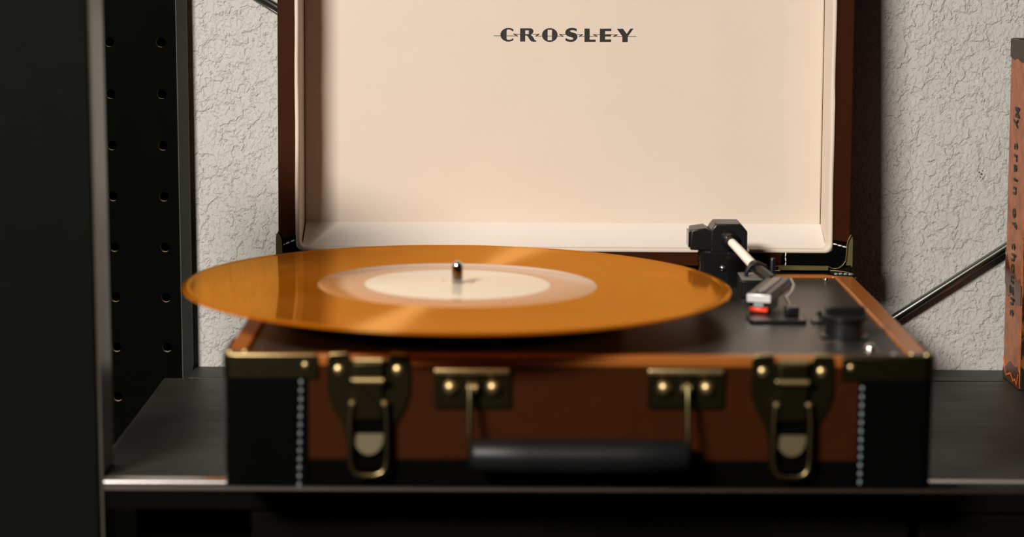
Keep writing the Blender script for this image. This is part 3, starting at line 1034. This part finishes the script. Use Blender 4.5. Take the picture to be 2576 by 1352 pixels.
# rest and lift
rest = obj('arm_rest', MB().prism(rrect(100.5, 176, 114.5, 202, 2, 3), 71.8, 82.4, 'xy'), M['plastic'], P, 0.8, label='black tonearm rest block')
obj('rest_clip', MB().tube([(105, 186, 81), (104.4, 186, 85), (106.5, 186, 89.6), (111, 186, 91.4), (115.2, 186, 89.4), (116.2, 186, 85)], 1.3, 10), M['plastic'], rest)
obj('rest_pad', MB().box(101, 177, 82.4, 114, 201, 83.4), plain('grey_felt', (0.16, 0.14, 0.12), 0.5), rest, 0.5)
lp = obj('lift_post', MB().lathe([(3.2, 0), (3.2, 2), (1.7, 3), (1.7, 18), (1.2, 19.4), (0, 19.8)], (122.2, 205, 71.8), 18), M['plastic'], P,
         label='thin black lift post')
obj('head_slab', MB().prism(rrect(97, 96, 128, 122, 3, 4), 71.8, 74.0, 'xy'), M['plastic'], P, 0.6, label='flat black slab under the headshell')  # flat dark slab on the deck below the headshell
obj('switch_tab', MB().box(118, 110, 73.9, 125.5, 119, 78.6), M['plastic'], P, 0.8)
# knob, lever, jack, prints
kn = MB().lathe([(12.4, 0), (12.4, 1.4), (10.6, 2.0), (10.2, 9.0), (12.0, 10.4), (12.2, 12.0), (11.4, 12.8), (4, 13.0), (0, 13.0)], (142.5, 60, 71.8), 36)
kb = obj('volume_knob', kn, M['plastic'], P, label='round black volume knob')
obj('knob_grip', MB().prism([(132, 59), (133, 57.8), (152, 57.8), (153, 59), (153, 61), (152, 62.2), (133, 62.2), (132, 61)], 84.6, 88.5, 'xy'), M['plastic'], kb, 0.6)
lv = obj('speed_lever', MB().tube([(137, 104, 72), (137.4, 103.6, 75), (134.6, 103, 77.4)], [2.4, 1.8, 1.5], 14), M['plastic'], P, label='small black speed lever')
obj('lever_base', MB().prism(rrect(131, 98, 143, 108, 2, 3), 71.8, 73.2, 'xy'), M['plastic'], lv, 0.4)
obj('headphone_jack', MB().lathe([(4.2, 0), (4.2, 0.4), (3.3, 0.5)] + [(3.2 * math.cos(t * PI / 24), 0.5 + 3.2 * math.sin(t * PI / 24)) for t in range(13)], (150.4, 25.5, 71.8), 20), M['bright_chrome'], P, label='small chrome jack on the deck')
for (x0, y0, x1, y1) in ((126, 46, 129, 48), (130, 46, 133.5, 48), (134.5, 46, 136.8, 48), (128.6, 113, 130.4, 115.4)):
    obj('deck_mark', MB().box(x0, y0, 71.82, x1, y1, 71.95), M['print'], deck)

# ------------------------------------------------------------------ the record
rec_ = thing('vinyl_record', 'translucent orange vinyl record with plain cream label on the platter', 'record', (DX, DY, DZ - 2.4))
rec_.rotation_euler = (-0.0091, 0.0077, 0)


def disc(name, prof, mat, parent, n=192, label=None, under=None):
    m_ = MB()
    vs_, fs_ = [], []
    for r, h in prof:
        for k in range(n):
            a = 2 * PI * k / n
            vs_.append((r * math.cos(a), r * math.sin(a), h))
    for i in range(len(prof) - 1):
        for k in range(n):
            j = (k + 1) % n
            fs_.append((i * n + k, i * n + j, (i + 1) * n + j, (i + 1) * n + k))
    m_.add(vs_, fs_)
    o_ = obj(name, m_, mat, None, label=label, angle=50)
    o_.parent = parent
    if under:
        o_.data.materials.append(under)
        for p in o_.data.polygons:
            if p.normal.z < -0.3:
                p.material_index = 1
    return o_


disc('disc_body', [(77.2, 1.05), (77.2, 2.25), (100, 2.25), (145.8, 2.25), (147.2, 2.35), (148.6, 2.7), (150.2, 2.6), (151.0, 2.0), (151.0, 1.3), (150.2, 0.7), (148.6, 0.6),
                   (147.2, 1.0), (145.8, 1.05), (77.2, 1.05)], M['vinyl'], rec_, label='translucent orange vinyl with fine grooves', under=M['under'])
disc('runout_ring', [(51.5, 1.0), (51.5, 2.3), (52.2, 2.32), (77.0, 2.27), (77.15, 2.2), (77.15, 1.05), (51.5, 1.0)], M['deadwax'], rec_, label='smooth paler runout ring')
disc('paper_label', [(3.3, 0.9), (3.3, 2.45), (50.6, 2.42), (51.4, 2.3), (51.4, 0.9), (3.3, 0.9)], M['label'], rec_, label='plain cream paper label')
sp_m = plain('faint_brown_print', (0.42, 0.27, 0.15), 0.6)
for (x, y) in ((-8.0, 9), (8.4, 4), (7.2, 1.5), (8.8, 8.5)):
    o = obj('print_mark', MB().prism([(x - 0.9, y - 1.2), (x + 0.9, y - 1.4), (x + 1.1, y + 1.2), (x - 0.6, y + 1.4)], 2.44, 2.5, 'xy'), sp_m)
    o.parent = rec_
    o.location = (0, 0, 0)
